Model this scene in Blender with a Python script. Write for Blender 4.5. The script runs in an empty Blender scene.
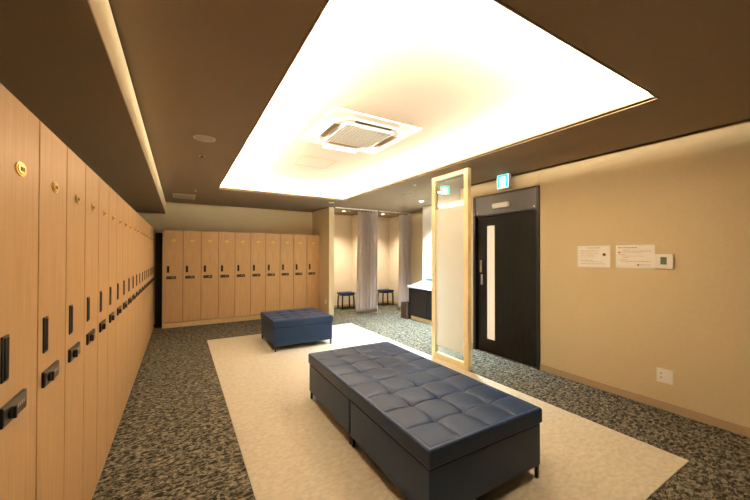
import bpy, bmesh, math, random
from mathutils import Vector, Matrix
random.seed(7)
D = bpy.data
C = bpy.context.scene.collection
PI = math.pi

# ------------------------------------------------------------------ camera
YAW, PITCH, ROLL, FPX, CY = 0.53822855, 0.00878352, 0.00165192, 325.7919, 1.4269
f = Vector((math.sin(YAW)*math.cos(PITCH), math.cos(YAW)*math.cos(PITCH), math.sin(PITCH)))
r = Vector((math.cos(YAW), -math.sin(YAW), 0)); u = r.cross(f)
r2 = math.cos(ROLL)*r + math.sin(ROLL)*u; u2 = -math.sin(ROLL)*r + math.cos(ROLL)*u
cd = D.cameras.new('camera'); cam = D.objects.new('camera', cd); C.objects.link(cam)
M = Matrix((r2, u2, -f)).transposed().to_4x4(); M.translation = Vector((0, 0, 1.5))
cam.matrix_world = M
cd.sensor_width = 36; cd.lens = FPX/750*36; cd.shift_y = CY/750; cd.clip_start = 0.02
bpy.context.scene.camera = cam

# ------------------------------------------------------------------ world, lights, exposure
w = D.worlds.new('world'); bpy.context.scene.world = w; w.use_nodes = True
w.node_tree.nodes['Background'].inputs[0].default_value = (1, .85, .65, 1)
w.node_tree.nodes['Background'].inputs[1].default_value = 0.02
vs = bpy.context.scene.view_settings
vs.view_transform = 'Standard'; vs.look = 'None'; vs.gamma = 1; vs.use_curve_mapping = False
vs.exposure = 0.56
WARM = (1, .88, .69)
COOL = (.72, .90, 1.0)

def area(name, loc, rot, sx, sy, power, col, spread=PI):
    l = D.lights.new(name, 'AREA'); l.shape = 'RECTANGLE'; l.size = sx; l.size_y = sy
    l.energy = power; l.color = col; l.spread = spread
    o = D.objects.new(name, l); C.objects.link(o); o.location = loc; o.rotation_euler = rot
    return o
# ceiling tray opening and its hidden cove strips
TX0, TX1, TY0, TY1, ZC, ZT, REC = .562, 2.944, .964, 6.20, 2.628, 2.762, .17
COVE = 172.0
zl = ZC+.06
lx, ly = TX1-TX0+2*REC-.06, TY1-TY0+2*REC-.06
mx, my = (TX0+TX1)/2, (TY0+TY1)/2
TILT = math.radians(162)   # strip emits inwards and a little upwards
area('cove_light', (TX0-REC+.02, my, zl), (0, -TILT, 0), .06, ly, COVE*ly, WARM)
area('cove_light', (TX1+REC-.02, my, zl), (0, TILT, 0), .06, ly, COVE*ly, WARM)
area('cove_light', (mx, TY0-REC+.02, zl), (TILT, 0, 0), lx, .06, COVE*lx, WARM)
area('cove_light', (mx, TY1+REC-.02, zl), (-TILT, 0, 0), lx, .06, COVE*lx, WARM)

# ------------------------------------------------------------------ materials
MATS = {}
def mat(name, col, rough=.6, spec=.5, metal=0, emit=None, es=0, sheen=0):
    m = D.materials.new(name); m.use_nodes = True
    b = m.node_tree.nodes['Principled BSDF']
    b.inputs['Base Color'].default_value = (*col, 1); b.inputs['Roughness'].default_value = rough
    b.inputs['Specular IOR Level'].default_value = spec; b.inputs['Metallic'].default_value = metal
    if emit: b.inputs['Emission Color'].default_value = (*emit, 1); b.inputs['Emission Strength'].default_value = es
    if sheen: b.inputs['Sheen Weight'].default_value = sheen
    MATS[name] = m
    return m
def N(m, t, **k):
    n = m.node_tree.nodes.new(t)
    for a, v in k.items(): setattr(n, a, v)
    return n
def L(m, a, b): m.node_tree.links.new(a, b)
def varied(name, c1, c2, scale=(1, 1, 1), nscale=5, detail=4, p0=.35, p1=.65, rough=.7, spec=.3, bump=0, distort=0, nrough=.5, bscale=None, coord='Object'):
    m = mat(name, c1, rough, spec); b = m.node_tree.nodes['Principled BSDF']
    tc = N(m, 'ShaderNodeTexCoord'); mp = N(m, 'ShaderNodeMapping'); mp.inputs['Scale'].default_value = scale
    L(m, tc.outputs[coord], mp.inputs['Vector'])
    no = N(m, 'ShaderNodeTexNoise'); no.inputs['Scale'].default_value = nscale; no.inputs['Detail'].default_value = detail
    no.inputs['Roughness'].default_value = nrough; no.inputs['Distortion'].default_value = distort
    L(m, mp.outputs[0], no.inputs['Vector'])
    cr = N(m, 'ShaderNodeValToRGB'); e = cr.color_ramp.elements
    e[0].position = p0; e[0].color = (*c1, 1); e[1].position = p1; e[1].color = (*c2, 1)
    L(m, no.outputs['Fac'], cr.inputs['Fac']); L(m, cr.outputs['Color'], b.inputs['Base Color'])
    if bump:
        n2 = N(m, 'ShaderNodeTexNoise'); n2.inputs['Scale'].default_value = bscale or nscale; n2.inputs['Detail'].default_value = 3
        L(m, mp.outputs[0], n2.inputs['Vector'])
        bp = N(m, 'ShaderNodeBump'); bp.inputs['Strength'].default_value = bump; bp.inputs['Distance'].default_value = .004
        L(m, n2.outputs['Fac'], bp.inputs['Height']); L(m, bp.outputs[0], b.inputs['Normal'])
    return m

M_wall = varied('wall_paper', (.63, .515, .315), (.655, .535, .33), nscale=60, rough=.85, spec=.2, bump=.25, bscale=220)
M_ceil = varied('ceiling_paper', (.285, .205, .13), (.30, .215, .135), nscale=80, rough=.9, spec=.15, bump=.2, bscale=220)
M_tray = varied('tray_paper', (.55, .46, .37), (.57, .48, .39), nscale=60, rough=.9, spec=.1)
M_white_wall = mat('pale_wall', (.78, .76, .72), .7, .3)
M_base = mat('skirting_vinyl', (.42, .31, .18), .6)
M_carpet = varied('carpet', (.018, .017, .015), (.23, .21, .15), scale=(1, 1.6, 1), nscale=25, detail=9, p0=.455, p1=.60, rough=1, spec=.05, bump=.5, distort=.8, nrough=.72, bscale=300)
M_rug = varied('pale_carpet', (.50, .46, .36), (.60, .56, .45), scale=(1, 1.6, 1), nscale=22, detail=5, p0=.35, p1=.65, rough=1, spec=.05, bump=.4, bscale=300, distort=.5)
M_wood = varied('oak_laminate', (.47, .285, .125), (.57, .36, .17), scale=(1, 1, .045), nscale=55, detail=4, p0=.3, p1=.7, rough=.42, spec=.35, nrough=.6, distort=.3)
M_wood_d = varied('oak_laminate_gap_shade', (.16, .085, .035), (.20, .11, .05), scale=(1, 1, .05), nscale=50, rough=.5)
M_ash = varied('pale_ash', (.82, .68, .38), (.90, .76, .46), scale=(1, 1, .06), nscale=40, rough=.45, spec=.4)
M_ash_d = varied('light_oak_edge', (.55, .37, .18), (.62, .43, .22), scale=(1, 1, .3), nscale=40, rough=.5)
M_cub = varied('cubicle_wall_paper', (.66, .57, .44), (.69, .60, .47), nscale=60, rough=.85, spec=.2)
M_gold = mat('brass', (.80, .55, .14), .28, .5, 1)
M_goldd = mat('brass_engraving', (.16, .10, .03), .5, .5, .6)
M_black = mat('black_plastic', (.012, .010, .009), .35)
M_bronze = mat('dark_bronze', (.045, .032, .02), .3, .5, .5)
M_recess = mat('recess_black', (.006, .005, .005), .8, .2)
M_lgrey = mat('grey_print', (.45, .40, .32), .6)
M_doorleaf = varied('black_wood_door', (.006, .005, .004), (.012, .010, .007), scale=(1, 1, .1), nscale=40, rough=.6, spec=.10)
M_frame = mat('black_steel_frame', (.008, .008, .009), .45, .3)
M_transom = mat('dark_grey_steel', (.055, .055, .055), .4)
M_steel = mat('brushed_steel', (.75, .72, .66), .3, .5, 1)
M_white = mat('white_plastic', (.93, .91, .85), .4)
M_paper = mat('paper', (.96, .95, .88), .8, .2)
M_print = mat('brown_print', (.50, .33, .20), .8)
M_red = mat('red_print', (.70, .10, .05), .7)
M_lcd = mat('lcd_green', (.10, .17, .09), .3)
M_leather = varied('navy_leather', (.003, .020, .068), (.0035, .023, .076), nscale=300, rough=.42, spec=.30, bump=.12, bscale=500)
M_crease_shade = mat('crease_shade', (.002, .003, .006), .9, .05)  # near-black colour standing in for shade in the lid creases
M_blackmetal = mat('black_metal', (.012, .012, .013), .4, .5, .3)
M_curtain = varied('curtain_fabric', (.48, .40, .355), (.53, .445, .40), nscale=200, rough=.95, spec=.1)
M_stone = mat('white_countertop', (.88, .86, .80), .25)
M_darkwood = varied('dark_brown_wood', (.05, .028, .018), (.07, .04, .025), scale=(1, 1, .1), nscale=30, rough=.5)
M_towel = mat('navy_towel', (.02, .08, .16), .95, .1)
M_lamp = mat('lamp_lens', (.9, .9, .9), .5, .5, 0, (1, .86, .65), 12)
M_lampcool = mat('lamp_lens_cool', (.9, .9, .9), .5, .5, 0, (.95, .97, 1), 25)
M_signw = mat('sign_white', (.8, .9, .88), .5, .5, 0, (.70, 1, .97), 1.6)
M_signg = mat('sign_green', (.0, .35, .25), .5, .5, 0, (.0, .75, .55), 1.1)
M_fil = mat('grille_fabric', (.42, .34, .24), .8)
M_acwhite = mat('air_conditioner_white', (.70, .66, .59), .45)
M_acgr = mat('air_conditioner_grille', (.42, .35, .25), .7)
M_shade = mat('slot_dark', (.05, .035, .02), .8)
M_louv = mat('slot_orange', (.42, .24, .09), .6)
M_ceilbeige = mat('ceiling_fixture_beige', (.62, .52, .38), .6)

m = D.materials.new('window_frost'); m.use_nodes = True; MATS['frost_strip'] = m
b = m.node_tree.nodes['Principled BSDF']; b.inputs['Base Color'].default_value = (.86, .72, .60, 1); b.inputs['Roughness'].default_value = .6
b.inputs['Emission Color'].default_value = (1, .78, .6, 1); b.inputs['Emission Strength'].default_value = .28
M_strip = m
# frosted film: diffuse front, lets light through from behind
m = D.materials.new('frosted_film'); m.use_nodes = True; nt = m.node_tree; nt.nodes.clear()
o_ = N(m, 'ShaderNodeOutputMaterial'); a_ = N(m, 'ShaderNodeBsdfDiffuse'); t_ = N(m, 'ShaderNodeBsdfTranslucent'); x_ = N(m, 'ShaderNodeMixShader')
a_.inputs[0].default_value = (.97, .97, .92, 1); t_.inputs[0].default_value = (.97, .97, .92, 1); x_.inputs[0].default_value = .4
L(m, a_.outputs[0], x_.inputs[1]); L(m, t_.outputs[0], x_.inputs[2]); L(m, x_.outputs[0], o_.inputs[0])
M_film = m
m = D.materials.new('clear_glass'); m.use_nodes = True; nt = m.node_tree; nt.nodes.clear()
o_ = N(m, 'ShaderNodeOutputMaterial'); t_ = N(m, 'ShaderNodeBsdfTransparent'); g_ = N(m, 'ShaderNodeBsdfGlossy'); x_ = N(m, 'ShaderNodeMixShader'); fr = N(m, 'ShaderNodeFresnel')
t_.inputs[0].default_value = (.93, .96, .93, 1); g_.inputs['Roughness'].default_value = .01; fr.inputs[0].default_value = 1.6
mm = N(m, 'ShaderNodeMath', operation='MULTIPLY'); mm.inputs[1].default_value = 3.0; mm.use_clamp = True
ge = N(m, 'ShaderNodeNewGeometry'); iv = N(m, 'ShaderNodeMath', operation='SUBTRACT'); iv.inputs[0].default_value = 1; m2 = N(m, 'ShaderNodeMath', operation='MULTIPLY')
L(m, ge.outputs['Backfacing'], iv.inputs[1]); L(m, fr.outputs[0], mm.inputs[0]); L(m, mm.outputs[0], m2.inputs[0]); L(m, iv.outputs[0], m2.inputs[1]); L(m, m2.outputs[0], x_.inputs[0])
L(m, t_.outputs[0], x_.inputs[1]); L(m, g_.outputs[0], x_.inputs[2]); L(m, x_.outputs[0], o_.inputs[0])
M_glass = m

# ------------------------------------------------------------------ mesh helpers
class MB:
    def __init__(s): s.bm = bmesh.new(); s.mats = []
    def mi(s, m):
        if m not in s.mats: s.mats.append(m)
        return s.mats.index(m)
    def _tag(s, faces, m):
        i = s.mi(m)
        for f_ in faces: f_.material_index = i
    def box(s, x0, x1, y0, y1, z0, z1, m, bev=0, seg=2):
        t = bmesh.new(); bmesh.ops.create_cube(t, size=1)
        for v in t.verts:
            v.co = Vector(((x0+x1)/2+v.co.x*(x1-x0), (y0+y1)/2+v.co.y*(y1-y0), (z0+z1)/2+v.co.z*(z1-z0)))
        if bev: bmesh.ops.bevel(t, geom=t.edges[:], offset=bev, segments=seg, affect='EDGES', profile=.6)
        s.add(t, m, smooth=False); return s
    def add(s, t, m, smooth=False, mtx=None):
        i = s.mi(m)
        if mtx: bmesh.ops.transform(t, matrix=mtx, verts=t.verts[:])
        vm = {}
        for v in t.verts: vm[v] = s.bm.verts.new(v.co)
        for f_ in t.faces:
            try: g = s.bm.faces.new([vm[v] for v in f_.verts])
            except ValueError: continue
            g.material_index = i; g.smooth = smooth
        t.free()
    def cyl(s, c, r_, h, m, axis='Z', seg=24, r1=None, smooth=True, sx=1, sy=1):
        t = bmesh.new(); bmesh.ops.create_cone(t, cap_ends=True, segments=seg, radius1=r_, radius2=r_ if r1 is None else r1, depth=h)
        mt = Matrix.Diagonal((sx, sy, 1, 1))
        if axis == 'X': mt = Matrix.Rotation(PI/2, 4, 'Y') @ mt
        if axis == 'Y': mt = Matrix.Rotation(PI/2, 4, 'X') @ mt
        s.add(t, m, False, Matrix.Translation(c) @ mt); return s
    def tube(s, pts, r_, m, seg=8):
        t = bmesh.new(); rings = []
        for k, p in enumerate(pts):
            p = Vector(p); a = Vector(pts[max(k-1, 0)]); b_ = Vector(pts[min(k+1, len(pts)-1)]); d = (b_-a).normalized()
            up = Vector((0, 0, 1)) if abs(d.z) < .9 else Vector((1, 0, 0)); n1 = d.cross(up).normalized(); n2 = d.cross(n1)
            rings.append([t.verts.new(p+r_*(math.cos(2*PI*j/seg)*n1+math.sin(2*PI*j/seg)*n2)) for j in range(seg)])
        for A, B in zip(rings, rings[1:]):
            for j in range(seg): t.faces.new([A[j], A[(j+1) % seg], B[(j+1) % seg], B[j]])
        t.faces.new(rings[0][::-1]); t.faces.new(rings[-1])
        bmesh.ops.recalc_face_normals(t, faces=t.faces[:])
        s.add(t, m, True); return s
    def ring(s, c, r0, r1_, h, m, seg=32):
        t = bmesh.new(); R = []
        for (rr, zz) in ((r0, 0), (r1_, 0), (r1_, -h*.6), ((r1_*.7+r0*.3), -h), (r0, -h*.8)):
            R.append([t.verts.new((c[0]+rr*math.cos(2*PI*j/seg), c[1]+rr*math.sin(2*PI*j/seg), c[2]+zz)) for j in range(seg)])
        for k in range(5):
            A, B = R[k], R[(k+1) % 5]
            for j in range(seg): t.faces.new([A[j], A[(j+1) % seg], B[(j+1) % seg], B[j]])
        bmesh.ops.recalc_face_normals(t, faces=t.faces[:])
        s.add(t, m, True); return s
    def build(s, name, parent=None, loc=None, rotz=0):
        me = D.meshes.new(name); bmesh.ops.recalc_face_normals(s.bm, faces=s.bm.faces[:])
        s.bm.to_mesh(me); s.bm.free()
        for m_ in s.mats: me.materials.append(m_)
        o = D.objects.new(name, me); C.objects.link(o)
        if parent: o.parent = parent
        if loc: o.location = loc
        o.rotation_euler.z = rotz
        return o
def B(*a, **k): return MB().box(*a, **k)
def thing(name, label, cat, loc=(0, 0, 0), rotz=0, group=None):
    o = D.objects.new(name, None); C.objects.link(o); o.empty_display_size = .1
    o.location = loc; o.rotation_euler = (0, 0, rotz); return tag(o, label, cat, group)
def tag(o, label, cat, group=None):
    o['label'] = label; o['category'] = cat
    if group: o['group'] = group
    return o
def struct(name, mb, parent=None):
    o = mb.build(name, parent)
    if not parent: o['kind'] = 'structure'
    return o
def dup(root, loc, rotz, label, group=None):
    q = root.copy(); C.objects.link(q); q.location = loc; q.rotation_euler = (0, 0, rotz); q['label'] = label
    if group: q['group'] = group
    def kids(a, b_):
        for ch in list(a.children):
            if ch.name.startswith('_'): continue
            c_ = ch.copy(); C.objects.link(c_); c_.parent = b_; kids(ch, c_)
    kids(root, q)
    return q

# ------------------------------------------------------------------ setting
XL, XR = -1.0, 4.024          # left wall behind the lockers, right wall
YB, YC = 8.37, 8.45           # wall behind the far lockers, cubicle back wall
YN = -3.2
struct('floor', B(XL-.2, 7.2, YN-.2, 8.8, -.12, 0, M_carpet))
mb = MB()
H = 3.0
for (a, b_, c_, d_) in ((XL-.2, TX0, YN-.2, 8.8), (TX1, 7.2, YN-.2, 8.8), (TX0, TX1, YN-.2, TY0), (TX0, TX1, TY1, 8.8)):
    mb.box(a, b_, c_, d_, ZC, ZC+.02, M_ceil)
struct('ceiling', mb)
mb = MB()   # raised tray: sides behind the lip, flat top
e = REC
mb.box(TX0-e-.05, TX1+e+.05, TY0-e-.05, TY1+e+.05, ZT, ZT+.03, M_tray)
mb.box(TX0-e-.05, TX0-e, TY0-e-.05, TY1+e+.05, ZC+.02, ZT, M_tray); mb.box(TX1+e, TX1+e+.05, TY0-e-.05, TY1+e+.05, ZC+.02, ZT, M_tray)
mb.box(TX0-e, TX1+e, TY0-e-.05, TY0-e, ZC+.02, ZT, M_tray); mb.box(TX0-e, TX1+e, TY1+e, TY1+e+.05, ZC+.02, ZT, M_tray)
struct('ceiling_tray', mb)
mb = MB()
mb.box(TX0-.012, TX0, TY0-.012, TY1+.012, ZC-.004, ZC+.053, M_ceil); mb.box(TX1, TX1+.012, TY0-.012, TY1+.012, ZC-.004, ZC+.053, M_ceil)
mb.box(TX0, TX1, TY0-.012, TY0, ZC-.004, ZC+.053, M_ceil); mb.box(TX0, TX1, TY1, TY1+.012, ZC-.004, ZC+.053, M_ceil)
struct('trim_1', mb)
struct('wall_left', B(XL-.1, XL, YN, YB+.1, 0, ZC, M_wall))
struct('wall_back', B(XL, 3.03, YB, YB+.1, 0, ZC, M_wall))
struct('wall_front', B(XL-.1, XR+.1, YN-.1, YN, 0, ZC, M_wall))
mb = B(XR, XR+.12, YN, 2.543, 0, 2.605, M_wall)
mb.box(XR, XR+.12, 3.665, 3.95, 0, 2.605, M_wall); mb.box(XR, XR+.12, 2.547, 3.665, 2.41, 2.605, M_wall)
mb.box(XR+.02, XR+.12, YN, 3.95, 2.605, ZC, M_ceil); mb.box(XR+.004, XR+.12, 2.543, 2.547, 0, 2.605, M_wall)
struct('wall_right', mb)
struct('wall_return', B(XR+.12, 5.0, 3.85, 3.95, 0, ZC, M_wall))
struct('wall_vanity', B(4.95, 5.10, 3.95, 6.08, 0, ZC, M_white_wall))
struct('wall_passage', B(5.40, 5.66, 6.08, 7.2, 0, ZC, M_wall).box(5.10, 5.40, 5.9, 6.08, 0, ZC, M_wall))
struct('wall_partition', B(3.03, 3.155, 7.2, YC+.1, 0, ZC, M_wall))
struct('wall_cubicle', B(3.155, 5.66, YC, YC+.1, 0, ZC, M_cub))
struct('wall_divider', B(4.25, 4.375, 7.2, 7.32, 0, ZC, M_cub).box(4.27, 4.32, 7.32, YC, 0, ZC, M_cub))
struct('wall_cubicle_side', B(5.56, 5.66, 7.32, YC, 0, ZC, M_cub).box(5.45, 5.66, 7.2, 7.32, 0, ZC, M_cub))
# soffit over the left lockers: brown underside, wall-coloured face
mb = B(XL, -.28, YN, YB, 2.37, 2.62, M_ceil); mb.box(-.28, -.275, YN, YB, 2.37, 2.60, M_wall)
struct('trim_2', mb)
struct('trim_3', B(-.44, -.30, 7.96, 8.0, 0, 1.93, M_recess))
# skirtings
for nm, a in (('baseboard_right', (XR-.008, XR, YN, 2.543, 0, .08)), ('baseboard_right', (XR-.008, XR, 3.665, 3.95, 0, .08)),
              ('baseboard_partition', (3.022, 3.03, 7.2, 7.80, 0, .06)), ('baseboard_partition', (3.03, 3.155, 7.192, 7.2, 0, .06)),
              ('baseboard_cubicle', (3.155, 4.27, YC-.008, YC, 0, .06)), ('baseboard_cubicle', (4.32, 5.56, YC-.008, YC, 0, .06)),
              ('baseboard_cubicle', (4.262, 4.27, 7.32, YC-.008, 0, .06)), ('baseboard_cubicle', (5.552, 5.56, 7.32, YC-.008, 0, .06))):
    struct(nm, B(*a, M_base, bev=.002, seg=1))
# door in the right wall
d = D.objects.new('door_1', None); C.objects.link(d); d['kind'] = 'structure'; d.location = (XR, 3.1, 0)
def dl(y): return y-3.1
Y0, Y1 = 2.548, 3.66
mb = MB()
mb.box(-.02, .10, dl(Y0), dl(Y0)+.035, 0, 2.405, M_frame, bev=.002); mb.box(-.02, .10, dl(Y1)-.05, dl(Y1), 0, 2.405, M_frame, bev=.002)
mb.box(-.02, .10, dl(Y0)+.035, dl(Y1)-.05, 2.385, 2.405, M_frame); mb.box(-.005, .10, dl(Y0)+.035, dl(Y1)-.05, 2.09, 2.11, M_frame)
mb.build('door_frame', d)
mb = B(-.012, .0, dl(Y0)+.037, dl(Y1)-.052, 2.112, 2.384, M_transom, bev=.002)
t = mb.build('transom_panel', d)
for y in (2.615, 3.575): MB().cyl((-.013, dl(y), 2.14), .009, .006, M_steel, 'X', 12).build('screw', t)
mb = MB(); gy0, gy1 = 3.283, 3.435
mb.box(.03, .07, dl(Y0)+.037, dl(gy0), .012, 2.088, M_doorleaf); mb.box(.03, .07, dl(gy1), dl(Y1)-.052, .012, 2.088, M_doorleaf)
mb.box(.03, .07, dl(gy0), dl(gy1), .012, .205, M_doorleaf); mb.box(.03, .07, dl(gy0), dl(gy1), 1.94, 2.088, M_doorleaf)
leaf = mb.build('door_leaf', d)
B(.045, .055, dl(gy0), dl(gy1), .205, 1.94, M_strip).build('glass_strip', leaf)
mb = MB()
for z0, z1, y0 in ((1.22, 1.41, 3.522), (1.03, 1.19, 3.505)): mb.box(.016, .03, dl(y0), dl(y0)+.034, z0, z1, M_steel, bev=.004)
mb.build('door_handle', leaf)
B(.05, .12, dl(Y0), dl(Y1), 0, .012, M_frame).build('threshold', d)
B(.10, .13, dl(Y0), dl(Y1), 0, 2.405, M_recess).build('door_backing', d)
s = B(3.972, 4.012, 2.99, 3.265, 2.183, 2.255, M_white, bev=.006).build('door_sensor')
tag(s, 'slim white sensor box mounted on the dark panel above the black door', 'sensor')

# ------------------------------------------------------------------ pale carpet inlay
s = B(.403, 3.180, .871, 6.349, 0, .006, M_rug, bev=.002, seg=1).build('rug')
tag(s, 'large pale beige carpet rectangle laid under the padded benches', 'rug')

# ------------------------------------------------------------------ lockers
WID = .341
def make_locker(wid, depth, label, group, split=False, base=.012, h=1.998):
    t = thing('locker', label, 'locker', group=group)
    body = MB(); body.box(.0005, wid-.0005, .055, depth, base, h, M_wood_d)  # body coloured darker than the doors, painting shade into the gaps
    body.build('cabinet_body', t)
    g = .0052
    mb = MB(); mb.box(g, wid-g, 0, .02, base+(.016 if base > .05 else .003), h-.002, M_wood, bev=.0012, seg=1)
    if split: mb.box(g, wid-g, -.0008, 0, 1.766, 1.772, M_recess)
    door = mb.build('door', t)
    # oval number plate
    if not split:
        mb = MB(); cx, cz = wid/2, 1.776
        mb.cyl((cx, -.002, cz), .040, .005, M_gold, 'Y', 28, sx=1, sy=.56)
        mb.cyl((cx, -.0048, cz), .032, .0016, M_goldd, 'Y', 28, sx=1, sy=.52)
        mb.cyl((cx, -.0058, cz), .032, .0016, M_gold, 'Y', 28, sx=1, sy=.48)
        for k in (-1, 0, 1): mb.box(cx+k*.012-.003, cx+k*.012+.003, -.0076, -.0064, cz-.007, cz+.007, M_goldd)
        mb.build('number_plate', door)
    mb = MB()   # upright pull: raised rim round a dark finger recess
    mb.box(.048, .092, -.006, 0, 1.118, 1.255, M_black, bev=.0025)
    mb.box(.056, .059, -.009, -.005, 1.124, 1.249, M_black, bev=.001, seg=1)
    mb.box(.064, .087, -.0068, -.006, 1.126, 1.247, M_recess)
    mb.build('handle', door)
    mb = MB()   # coin lock
    mb.box(.040, .212, -.010, 0, .988, 1.048, M_black, bev=.002)
    mb.box(.043, .209, -.0112, -.0095, .996, 1.041, M_bronze, bev=.001, seg=1)
    for k in range(4): mb.box(.135+k*.015, .143+k*.015, -.0122, -.0110, 1.013, 1.026, M_lgrey)
    lk = mb.build('lock', door)
    mb = MB(); mb.cyl((.085, -.015, 1.018), .018, .008, M_black, 'Y', 20)
    mb.box(.080, .090, -.026, -.018, 1.000, 1.036, M_bronze, bev=.002)
    mb.build('lock_knob', lk)
    return t
ORD = ['nearest the camera and cut by the frame edge', 'second from the camera', 'third from the camera', 'fourth from the camera', 'fifth from the camera', 'sixth from the camera',
       'seventh from the camera', 'eighth from the camera', 'ninth from the camera', 'tenth from the camera', 'eleventh from the camera', 'twelfth from the camera', 'thirteenth from the camera', 'fourteenth from the camera', 'fifteenth from the camera']
END = ['fourth from its far end', 'third from its far end', 'second from its far end', 'last at its far end']
XLF = -.451
G1 = 'oak lockers in the left row'
lk0 = None
for k in range(15):
    lab = 'tall oak locker of the left row, ' + ORD[k]
    loc = (XLF, 1.333+WID*k, 0)
    if lk0 is None:
        lk0 = make_locker(WID, .54, lab, G1); lk0.location = loc; lk0.rotation_euler.z = PI/2
    else: dup(lk0, loc, PI/2, lab, G1)
lk1 = None
for k in range(4):
    lab = 'reddish oak locker with split top panel, left row, ' + END[k]
    loc = (XLF, 1.333+WID*(15+k), 0)
    if lk1 is None:
        lk1 = make_locker(WID, .54, lab, 'split top lockers at the end of the left row', split=True); lk1.location = loc; lk1.rotation_euler.z = PI/2
    else: dup(lk1, loc, PI/2, lab, None)
FW = .3315
ORDF = ['first from the left', 'second from the left', 'third from the left', 'fourth from the left', 'fifth from the left', 'fifth from the right', 'fourth from the right', 'third from the right', 'second from the right', 'last on the right, beside the partition wall']
G2 = 'oak lockers along the back wall'
lf = None
for k in range(10):
    lab = 'tall oak locker of the back wall row, ' + ORDF[k]
    loc = (-.285+FW*k, 7.82, 0)
    if lf is None: lf = make_locker(FW, .52, lab, G2, base=.09, h=1.985); lf.location = loc
    else: dup(lf, loc, 0, lab, G2)
s = B(-.31, 3.025, 7.81, 8.34, 0, .088, M_ash_d, bev=.002, seg=1).build('locker_plinth')
tag(s, 'long low oak plinth running under the back row of lockers', 'plinth')
s = B(-.312, -.287, 7.815, 8.34, .089, 1.985, M_wood, bev=.001, seg=1).build('side_panel')
tag(s, 'narrow oak end panel closing the left side of the back lockers', 'panel')

# ------------------------------------------------------------------ padded benches
def make_ottoman(label, group=None):
    S = .968; hs = S/2
    t = thing('ottoman', label, 'ottoman', group=group)
    # body
    b_ = MB(); b_.box(-hs+.008, hs-.008, -hs+.008, hs-.008, .090, .364, M_leather, bev=.008, seg=3)
    b_.build('base', t)
    # tufted lid
    bm = bmesh.new(); n = 210; z0, zt = .374, .474
    cell = S/4; T = [(-cell+cell*i, -cell+cell*j) for i in range(3) for j in range(3)]
    def hgt(x, y):
        edge = min(hs-abs(x), hs-abs(y))
        fall = min(1, max(0, (edge-.012)/.05))
        h = 0
        for a in (-cell, 0, cell):
            for pos, al in ((x, y), (y, x)):
                dd = abs(pos-a)
                seam = .35+.65*abs(math.cos(PI*al/cell))
                h -= .0105*math.exp(-(dd/.0058)**2)*min(1, max(0, edge-.02)/.03)*(.6+.4*seam)
                h -= .006*math.exp(-(dd/.022)**2)*fall*seam
        q = 0
        for (tx, ty) in T:
            rr = math.hypot(x-tx, y-ty); q = max(q, math.exp(-rr/.035))
        h -= .014*q
        # pillow swelling in each cell
        u_ = math.cos(PI*(x/cell-.5)); v_ = math.cos(PI*(y/cell-.5))
        h += .0035*math.sqrt(abs(u_*v_))*fall
        return h
    # rounded edge profile
    R = .012
    grid = []
    for i in range(n+1):
        row = []
        for j in range(n+1):
            x = -hs+S*i/n; y = -hs+S*j/n
            ex, ey = hs-abs(x), hs-abs(y)
            dz = 0
            for q in (ex, ey):
                if q < R: dz = min(dz, -(R-math.sqrt(max(0, R*R-(R-q)**2))))
            # welt line just inside the edge
            em = min(ex, ey); dz += -.004*math.exp(-((em-.024)/.004)**2)
            row.append(bm.verts.new((x, y, zt+dz+hgt(x, y))))
        grid.append(row)
    for i in range(n):
        for j in range(n):
            q = bm.faces.new([grid[i][j], grid[i+1][j], grid[i+1][j+1], grid[i][j+1]]); q.smooth = True
            x = -hs+S*(i+.5)/n; y = -hs+S*(j+.5)/n
            if min(min(abs(x-a), abs(y-a)) for a in (-cell, 0, cell)) < S/n*.55 and min(hs-abs(x), hs-abs(y)) > .026: q.material_index = 1   # crease shade painted on as dark faces
    per = [grid[i][0] for i in range(n)] + [grid[n][j] for j in range(n)] + [grid[n-i][n] for i in range(n)] + [grid[0][n-j] for j in range(n)]
    low = [bm.verts.new((v.co.x, v.co.y, z0+.006)) for v in per]
    low2 = [bm.verts.new((v.co.x*.992, v.co.y*.992, z0)) for v in per]
    for A, Bq in ((per, low), (low, low2)):
        for k in range(len(per)):
            k2 = (k+1) % len(per); bm.faces.new([A[k], A[k2], Bq[k2], Bq[k]])
    bm.faces.new(low2)
    mb = MB(); mb.mi(M_leather); mb.mi(M_crease_shade); mb.bm.free(); mb.bm = bm
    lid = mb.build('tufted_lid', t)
    mb = MB()
    for (tx, ty) in T: MB().cyl((tx, ty, zt-.022), .009, .006, M_leather, 'Z', 14).build('button', lid)
    # thin black strip that paints in the shade under the lid
    B(-hs+.012, hs-.012, -hs+.012, hs-.012, .360, .376, M_recess).build('lid_gap_shade', t)
    for sx in (-1, 1):
        for sy in (-1, 1):
            x = sx*(hs-.030); y = sy*(hs-.020)
            B(x-.011, x+.011, y-.011, y+.011, .006, .092, M_blackmetal, bev=.002, seg=1).build('leg', t)
    B(-hs+.03, hs-.03, -hs+.03, hs-.03, .080, .092, M_blackmetal).build('underframe', t)
    return t
o1 = make_ottoman('dark navy tufted leather bench half nearest the camera', 'square tufted navy ottomans'); o1.location = (1.610, 1.798, 0); o1.rotation_euler.z = -.012
dup(o1, (1.622, 2.770, 0), -.012, 'dark navy tufted leather bench half behind, pushed against the nearest one', 'square tufted navy ottomans')
dup(o1, (1.710, 5.53, 0), 0, 'separate blue tufted leather ottoman near the back lockers', 'square tufted navy ottomans')

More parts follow.
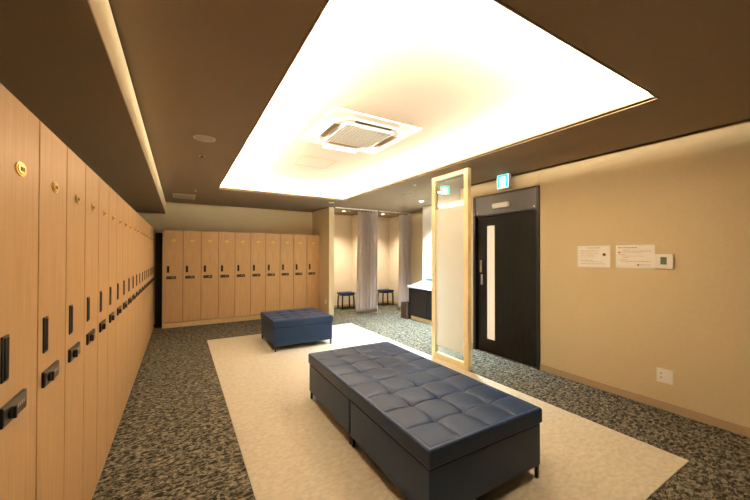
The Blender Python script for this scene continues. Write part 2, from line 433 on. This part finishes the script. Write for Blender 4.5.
# ------------------------------------------------------------------ wood framed glass screen
t = thing('partition_screen', 'floor to ceiling pale wood framed frosted glass screen beside the black door', 'screen', (3.21, 3.34, 0))
SY0, SY1, SZ = 2.99-3.34, 3.695-3.34, 2.6275
st = .075
for a, b_ in ((SY0, SY0+st), (SY1-st, SY1)): B(-.03, .03, a, b_, 0, SZ, M_ash, bev=.003).build('stile', t)
for a, b_ in ((0, .085), (SZ-.06, SZ)): B(-.03, .03, SY0+st, SY1-st, a, b_, M_ash, bev=.003).build('rail', t)
B(-.004, .004, SY0+st, SY1-st, .085, SZ-.06, M_glass).build('glass_pane', t)
B(-.0095, -.0055, SY0+st, SY1-st, .19, 2.15, M_film).build('frosted_film', t)

# ------------------------------------------------------------------ right wall items
def sign(loc, rotz, label, sc=1.0):
    t = thing('exit_sign', label, 'exit sign', loc, rotz)
    h = .205*sc; ww = .20*sc
    B(-ww/2, ww/2, -.022, .022, -h, 0, M_white, bev=.004).build('housing', t)
    f_ = B(-ww/2+.01, ww/2-.01, -.025, -.022, -h+.012, -.012, M_signw).build('lit_panel', t)
    mb = MB(); q = sc
    # doorway and running figure pictogram
    mb.box(-.085*q, .085*q, -.027, -.0245, -.04*q, -.015*q, M_signg)
    mb.box(-.085*q, -.055*q, -.027, -.0245, -.19*q, -.04*q, M_signg)
    mb.box(.05*q, .085*q, -.027, -.0245, -.19*q, -.04*q, M_signg)
    mb.cyl((.012*q, -.026, -.062*q), .013*q, .003, M_signg, 'Y', 16)
    for a, b_ in (((.006, -.078), (-.008, -.118)), ((-.008, -.118), (.022, -.145)), ((.022, -.145), (.018, -.178)), ((-.008, -.118), (-.026, -.150)), ((-.026, -.150), (-.045, -.155)), ((.006, -.082), (.034, -.102)), ((.004, -.082), (-.026, -.088)), ((-.026, -.088), (-.034, -.112))):
        mb.tube([(a[0]*q, -.026, a[1]*q), (b_[0]*q, -.026, b_[1]*q)], .0065*q, M_signg, 6)
    mb.build('pictogram', f_)
    mb = MB()
    mb.box(-ww*.3, ww*.3, -.012, .012, 0, .008, M_white)
    mb.build('mount', t)
    return t
sign((3.86, 2.97, 2.62), -PI/2, 'small green lit exit sign hanging from the ceiling above the black door')
sign((3.70, 3.97, 2.62), -.75, 'green lit exit sign seen through the clear top of the glass screen', .7)
def poster(y0, y1, z0, z1, label, lines, blob):
    t = thing('paper_notice', label, 'notice', (XR, (y0+y1)/2, z0), -PI/2, 'paper notices on the right wall')
    W, Hh = y1-y0, z1-z0
    sh = B(-W/2, W/2, -.003, -.0008, 0, Hh, M_paper).build('sheet', t)
    random.seed(int(y0*100))
    for (zz, x0, x1, th, mm_) in lines:
        x = x0; mb = MB()
        while x < x1:
            l_ = random.uniform(.004, .014)
            mb.box(-W/2+x, -W/2+min(x+l_, x1), -.0036, -.003, Hh-zz-th, Hh-zz, mm_); x += l_+random.uniform(.002, .006)
        mb.build('text_line', sh)
    for k, (bx, bz, rr, mm_) in enumerate(blob): MB().cyl((-W/2+bx, -.0036-.0006*k, Hh-bz), rr, .0012, mm_, 'Y', 16).build('picture', sh)
# in the local frame of a notice x runs to the right as one faces the wall
poster(1.735, 2.073, 1.358, 1.60, 'left paper notice with a small dark round picture at its right side', [
    (.020, .10, .24, .008, M_print), (.050, .03, .23, .004, M_print), (.066, .03, .20, .004, M_print), (.085, .03, .22, .004, M_print), (.105, .04, .18, .004, M_print),
    (.125, .03, .20, .004, M_print), (.160, .03, .17, .006, M_print), (.178, .05, .27, .004, M_print), (.200, .03, .29, .005, M_print)],
    [(.280, .100, .016, M_recess), (.280, .107, .010, M_red)])
poster(1.345, 1.682, 1.358, 1.60, 'right paper notice with red marks, its corner touching the thermostat', [
    (.020, .02, .19, .010, M_print), (.048, .07, .13, .004, M_print), (.060, .06, .31, .005, M_print), (.078, .06, .24, .004, M_print), (.098, .03, .09, .005, M_print),
    (.112, .06, .25, .004, M_print), (.128, .06, .12, .004, M_print), (.152, .03, .10, .005, M_print), (.166, .05, .31, .005, M_print), (.200, .21, .30, .004, M_print)],
    [(.030, .076, .009, M_print), (.040, .076, .007, M_red), (.200, .205, .009, M_red)])
t = thing('thermostat', 'white wall thermostat with a green display beside the right notice', 'thermostat', (XR, 1.27, 1.366), -PI/2)
h_ = B(-.069, .069, -.022, -.001, 0, .14, M_white, bev=.004).build('housing', t)
B(-.026, .022, -.024, -.0215, .040, .113, M_lcd, bev=.001, seg=1).build('display', t)
mb = MB()
for k in range(4): mb.box(-.018, .012-.006*(k % 2), -.0246, -.0238, .052+k*.015, .056+k*.015, M_shade)
mb.build('readout', t)
t = thing('wall_outlet', 'white double socket plate low on the right wall', 'outlet', (XR, 1.271, .262), -PI/2)
pl = B(-.065, .065, -.010, -.001, 0, .135, M_white, bev=.004).build('plate', t)
for cx in (-.028, .028):
    mb = B(cx-.018, cx+.018, -.0125, -.0095, .022, .113, M_white, bev=.002, seg=1)
    if cx < 0:
        for zz in (.045, .085): mb.box(cx-.009, cx-.005, -.0135, -.012, zz, zz+.012, M_shade).box(cx+.004, cx+.008, -.0135, -.012, zz, zz+.012, M_shade)
    mb.build('socket', pl)
t = thing('wall_switch', 'small white socket plate on the partition wall by the back lockers', 'outlet', (3.03, 7.40, .29), -PI/2)
B(-.035, .035, -.008, -.001, 0, .115, M_white, bev=.003).build('plate', t)
B(-.014, .014, -.010, -.0075, .025, .09, M_paper, bev=.001, seg=1).build('socket', t)

# ------------------------------------------------------------------ ceiling items
def downlight(x, y, z, rr, lens, label, power, col, group=None, spot=True, size=110):
    t = thing('downlight', label, 'ceiling light', (x, y, z), 0, group)
    MB().ring((0, 0, 0), rr*.72, rr, .010, M_white).build('trim', t)
    MB().cyl((0, 0, -.0025), rr*.74, .003, lens, 'Z', 24).build('lens', t)
    if power:
        l = D.lights.new('lamp', 'SPOT'); l.energy = power; l.color = col; l.spot_size = math.radians(size); l.spot_blend = 1.0; l.shadow_soft_size = rr*.8
        o = D.objects.new('lamp', l); C.objects.link(o); o.parent = t; o.location = (0, 0, -.02)
    return t
G3 = 'downlights of the changing area'
downlight(3.66, 7.72, ZC, .06, M_lamp, 'glowing downlight in the left curtained cubicle', 230, (1, .86, .68), G3)
downlight(4.86, 7.72, ZC, .06, M_lamp, 'glowing downlight in the right curtained cubicle', 230, (1, .86, .68), G3)
downlight(4.38, 5.42, ZC, .06, M_lampcool, 'cool white downlight over the vanity counter, left of the glass screen', 760, COOL, G3, size=105)
downlight(4.0, 4.45, ZC, .05, M_lampcool, 'added cool white lamp, unseen behind the glass screen', 850, COOL, G3, size=110)  # unseen lamp added to brighten the passage and the frosted film
t = thing('ceiling_speaker', 'round beige speaker grille in the brown ceiling left of the bright tray', 'speaker', (.196, 3.568, ZC))
MB().ring((0, 0, 0), .078, .098, .008, M_ceilbeige).build('rim', t)
mb = MB().cyl((0, 0, -.002), .08, .004, M_fil, 'Z', 32)
for k in (.02, .04, .06): mb.ring((0, 0, -.003), k-.003, k, .003, M_ceilbeige, 24)
mb.build('grille', t)
def smallround(name, x, y, rr, label, cat, group=None):
    t = thing(name, label, cat, (x, y, ZC), 0, group)
    MB().ring((0, 0, 0), rr*.55, rr, .006, M_ceilbeige, 20).build('rim', t)
    MB().cyl((0, 0, -.008), rr*.5, .016, M_shade if name == 'motion_sensor' else M_white, 'Z', 16, r1=rr*.3).build('head', t)
smallround('motion_sensor', .206, 4.228, .034, 'tiny round dark centred sensor in the brown ceiling beyond the speaker', 'sensor')
smallround('ceiling_sprinkler', .223, 6.60, .022, 'tiny ceiling sprinkler cap beside the far left air vent', 'sprinkler')
smallround('ceiling_sprinkler', 3.25, 4.19, .03, 'small ceiling sprinkler nearest the top of the glass screen', 'sprinkler')
smallround('ceiling_sprinkler', 4.25, 5.05, .03, 'small ceiling sprinkler right of the cool white downlight', 'sprinkler')
smallround('ceiling_sprinkler', 3.78, 7.62, .03, 'small ceiling sprinkler beside the left cubicle downlight', 'sprinkler')
smallround('ceiling_sprinkler', 4.99, 7.62, .03, 'small ceiling sprinkler beside the right cubicle downlight', 'sprinkler')
t = thing('ceiling_spotlight', 'unlit round fitting in the ceiling in front of the left cubicle', 'ceiling light', (2.82, 6.58, ZC))
MB().ring((0, 0, 0), .045, .065, .008, M_white).build('trim', t); MB().cyl((0, 0, -.002), .046, .003, M_ceilbeige, 'Z', 24).build('lens', t)
t = thing('air_vent', 'rectangular beige air vent in the far left ceiling corner', 'vent', (.055, 7.32, ZC))
B(-.185, .185, -.26, .26, -.022, 0, M_ceilbeige, bev=.004).build('frame', t)
for k in range(9): B(-.16, .16, -.225+k*.053, -.205+k*.053, -.026, -.021, M_fil).build('slat', t)
t = thing('air_vent', 'thin line slot vent in the ceiling over the passage', 'vent', (3.60, 4.89, ZC))
B(-.022, .022, -.19, .19, -.006, 0, M_ceilbeige, bev=.001, seg=1).build('frame', t); B(-.010, .010, -.18, .18, -.008, -.005, M_shade).build('slot', t)

# access hatch in the tray
t = thing('access_hatch', 'square access hatch with a thin frame in the bright ceiling tray', 'hatch', (1.58, 4.27, ZT))
mb = MB()
for a in ((-.233, .233, -.233, -.228), (-.233, .233, .228, .233), (-.233, -.228, -.228, .228), (.228, .233, -.228, .228)): mb.box(a[0], a[1], a[2], a[3], -.002, 0, M_louv)
mb.build('frame', t); B(-.222, .222, -.222, .222, -.0015, 0, M_tray).build('panel', t)
# four-way cassette
t = thing('ceiling_air_conditioner', 'square four way cassette air conditioner in the bright ceiling tray', 'air conditioner', (1.60, 3.03, ZT))
def octo(mb, a, c, z0, z1, m_, b_=None):
    bm = bmesh.new(); pts = []
    for sx, sy, fl in ((1, 1, 0), (-1, 1, 1), (-1, -1, 0), (1, -1, 1)):
        p, q = (sx*a, sy*(a-c)), (sx*(a-c), sy*a)
        pts += [p, q] if not fl else [q, p]
    k = (b_ or a)/a
    lo = [bm.verts.new((x*k, y*k, z0)) for x, y in pts]; hi = [bm.verts.new((x, y, z1)) for x, y in pts]
    bm.faces.new(lo[::-1]); bm.faces.new(hi)
    for i in range(8): bm.faces.new([lo[i], lo[(i+1) % 8], hi[(i+1) % 8], hi[i]])
    mb.add(bm, m_)
mb = MB(); mb.box(-.475, .475, -.475, .475, -.010, 0, M_acwhite, bev=.002, seg=1); pan = mb.build('panel', t)
mb = MB(); octo(mb, .385, .11, -.018, -.009, M_acwhite, .35); mb.build('raised_ring', pan)
for k, (m_, nm) in enumerate(((M_shade, 0), (M_louv, 0), (M_louv, 0), (M_louv, 0))):
    o = MB().box(-.20, .20, -.345, -.305, -.021, -.016, m_, bev=.002).build('air_slot', t); o.rotation_euler.z = k*PI/2
    o.location.z = 0
fl = MB(); fl.box(-.21, .21, -.004, .004, -.075, 0, M_acwhite, bev=.003); f1 = fl.build('louvre_flap', t); f1.location = (-.02, .362, -.014); f1.rotation_euler = (.95, 0, 0)
for k in (1, 3):
    fl = MB(); fl.box(-.20, .20, -.003, .003, -.03, 0, M_acwhite, bev=.002); f1 = fl.build('louvre_flap', t)
    f1.location = (.358 if k == 1 else -.358, 0, -.014); f1.rotation_euler = (.9, 0, -PI/2 if k == 1 else PI/2)
gr = MB(); octo(gr, .30, .05, -.026, -.016, M_acwhite, .27); gr = gr.build('grille_frame', t)
mb = B(-.255, .255, -.255, .255, -.0285, -.025, M_acgr); n_ = 16
for k in range(n_+1):
    p = -.255+.51*k/n_
    mb.box(p-.0035, p+.0035, -.255, .255, -.032, -.028, M_acwhite); mb.box(-.255, .255, p-.0035, p+.0035, -.0315, -.0282, M_acwhite)
mb.build('grille_lattice', gr)

# ------------------------------------------------------------------ cubicles: curtains, rails, stools
def curtain(x0, x1, y, label, folds, seed):
    random.seed(seed)
    t = thing('curtain', label, 'curtain', (x0, y, 0), 0, 'cubicle curtains')
    Wd = x1-x0; bm = bmesh.new(); nx, nz = folds*14, 24; rows = []
    ph = [random.uniform(-.5, .5) for _ in range(folds+2)]
    for k in range(nz+1):
        tz = k/nz; z_ = .045+tz*2.52; row = []
        sp = 1+.10*(1-tz)**1.5
        for i in range(nx+1):
            a = i/nx; g = a*folds; pp = ph[int(g)]*(1-tz)*.6
            y_ = 0.065*(1+.25*math.sin(g*1.7+seed))*math.sin(2*PI*g+pp+.25*math.sin(3*tz+g)) + .012*math.sin(4*PI*g+1)
            x_ = Wd*(1-sp) + a*Wd*sp + .010*math.sin(4*PI*g)
            row.append(bm.verts.new((x_, y_, z_)))
        rows.append(row)
    for A, Bq in zip(rows, rows[1:]):
        for i in range(nx): bm.faces.new([A[i], A[i+1], Bq[i+1], Bq[i]]).smooth = True
    mb = MB(); mb.mi(M_curtain); mb.bm.free(); mb.bm = bm
    o = mb.build('fabric', t); md = o.modifiers.new('thickness', 'SOLIDIFY'); md.thickness = .003; md.offset = 0
    for i in range(folds): MB().box(Wd*(i+.3)/folds-.004, Wd*(i+.3)/folds+.004, -.004, .004, 2.55, 2.60, M_shade).build('hook', t)
curtain(3.77, 4.30, 7.13, 'pinkish grey curtain gathered between the two cubicles', 6, 3)
curtain(5.03, 5.37, 7.13, 'pinkish grey curtain gathered right of the second cubicle', 4, 8)
s = B(3.16, 4.34, 7.115, 7.145, 2.60, 2.626, M_white, bev=.003).build('curtain_rail'); tag(s, 'white curtain track along the ceiling opening of the left cubicle', 'curtain rail')
s = B(4.38, 5.39, 7.115, 7.145, 2.60, 2.626, M_white, bev=.003).build('curtain_rail'); tag(s, 'white curtain track along the ceiling opening of the right cubicle', 'curtain rail')
def make_stool(label):
    t = thing('stool', label, 'stool', group='square stools in the cubicles')
    a = .165
    mb = B(-.20, .20, -.16, .16, .39, .45, M_leather, bev=.014, seg=3); mb.box(-.155, .155, -.125, .125, .446, .456, M_leather, bev=.004); mb.build('seat', t)
    B(-.165, .165, -.135, .135, .365, .39, M_blackmetal, bev=.003).build('seat_frame', t)
    for sx in (-1, 1):
        for sy in (-1, 1):
            x, y = sx*.165, sy*.135
            MB().tube([(x*.9, y*.9, .39), (x, y, .36), (x*1.06, y*1.06, .2), (x*1.06, y*1.06, .0)], .021, M_blackmetal).build('leg', t)
    for sy in (-1, 1): B(-.16, .16, sy*.137-.006, sy*.137+.006, .018, .032, M_blackmetal).build('stretcher', t)
    return t
s0 = make_stool('navy topped black metal stool in the left cubicle'); s0.location = (3.93, 8.14, 0)
dup(s0, (5.22, 8.14, 0), 0, 'navy topped black metal stool in the right cubicle')

# ------------------------------------------------------------------ vanity counter
t = thing('vanity_counter', 'black fronted vanity counter with a white top, left of the glass screen', 'counter', (4.74, 5.1, 0))
B(-.19, .20, -1.0, .98, .10, .735, M_frame, bev=.002, seg=1).build('cabinet', t)
for k in range(3): B(-.203, -.191, -.98+k*.655, -.335+k*.655, .11, .725, M_frame, bev=.002, seg=1).build('cabinet_door', t)
B(-.15, .20, -1.0, .96, 0, .10, M_ash, bev=.001, seg=1).build('plinth', t)
B(-.23, .205, -1.02, .99, .737, .785, M_stone, bev=.004).build('countertop', t)
bm = bmesh.new()     # raised sloping splash end
P = [(.0, .80), (.0, .96), (.20, .96), (.20, .80)]
v = [bm.verts.new((x, y, z_)) for x, y, z_ in ((-.16, .95, .785), (-.16, -1.0, .785), (-.12, -1.0, .89), (-.12, .66, .89), (.205, .66, .91), (.205, -1.0, .91), (.205, .97, .785), (.205, -1.0, .785))]
for q in ((0, 1, 2, 3), (3, 2, 5, 4), (0, 3, 4, 6), (1, 7, 5, 2), (0, 6, 7, 1), (6, 4, 5, 7)): bm.faces.new([v[i] for i in q])
mb = MB(); mb.add(bm, M_stone); mb.build('basin_surround', t)
s = MB()
s.box(4.72, 4.88, 5.52, 5.72, .914, .935, M_towel, bev=.01, seg=3); s.box(4.73, 4.87, 5.53, 5.71, .933, .955, M_towel, bev=.01, seg=3)
s = s.build('folded_towel'); tag(s, 'small dark blue folded towel on the white vanity top', 'towel')
t = thing('waste_bin', 'dark brown narrow waste bin at the left end of the vanity counter', 'bin', (4.60, 6.22, 0))
mb = MB()
for a in ((-.10, .10, -.11, -.10), (-.10, .10, .10, .11), (-.10, -.09, -.10, .10), (.09, .10, -.10, .10)): mb.box(*a, .008, .37, M_darkwood)
mb.box(-.10, .10, -.11, .11, 0, .01, M_darkwood); mb.build('body', t)
B(-.09, .09, -.10, .10, .30, .31, M_recess).build('liner', t)
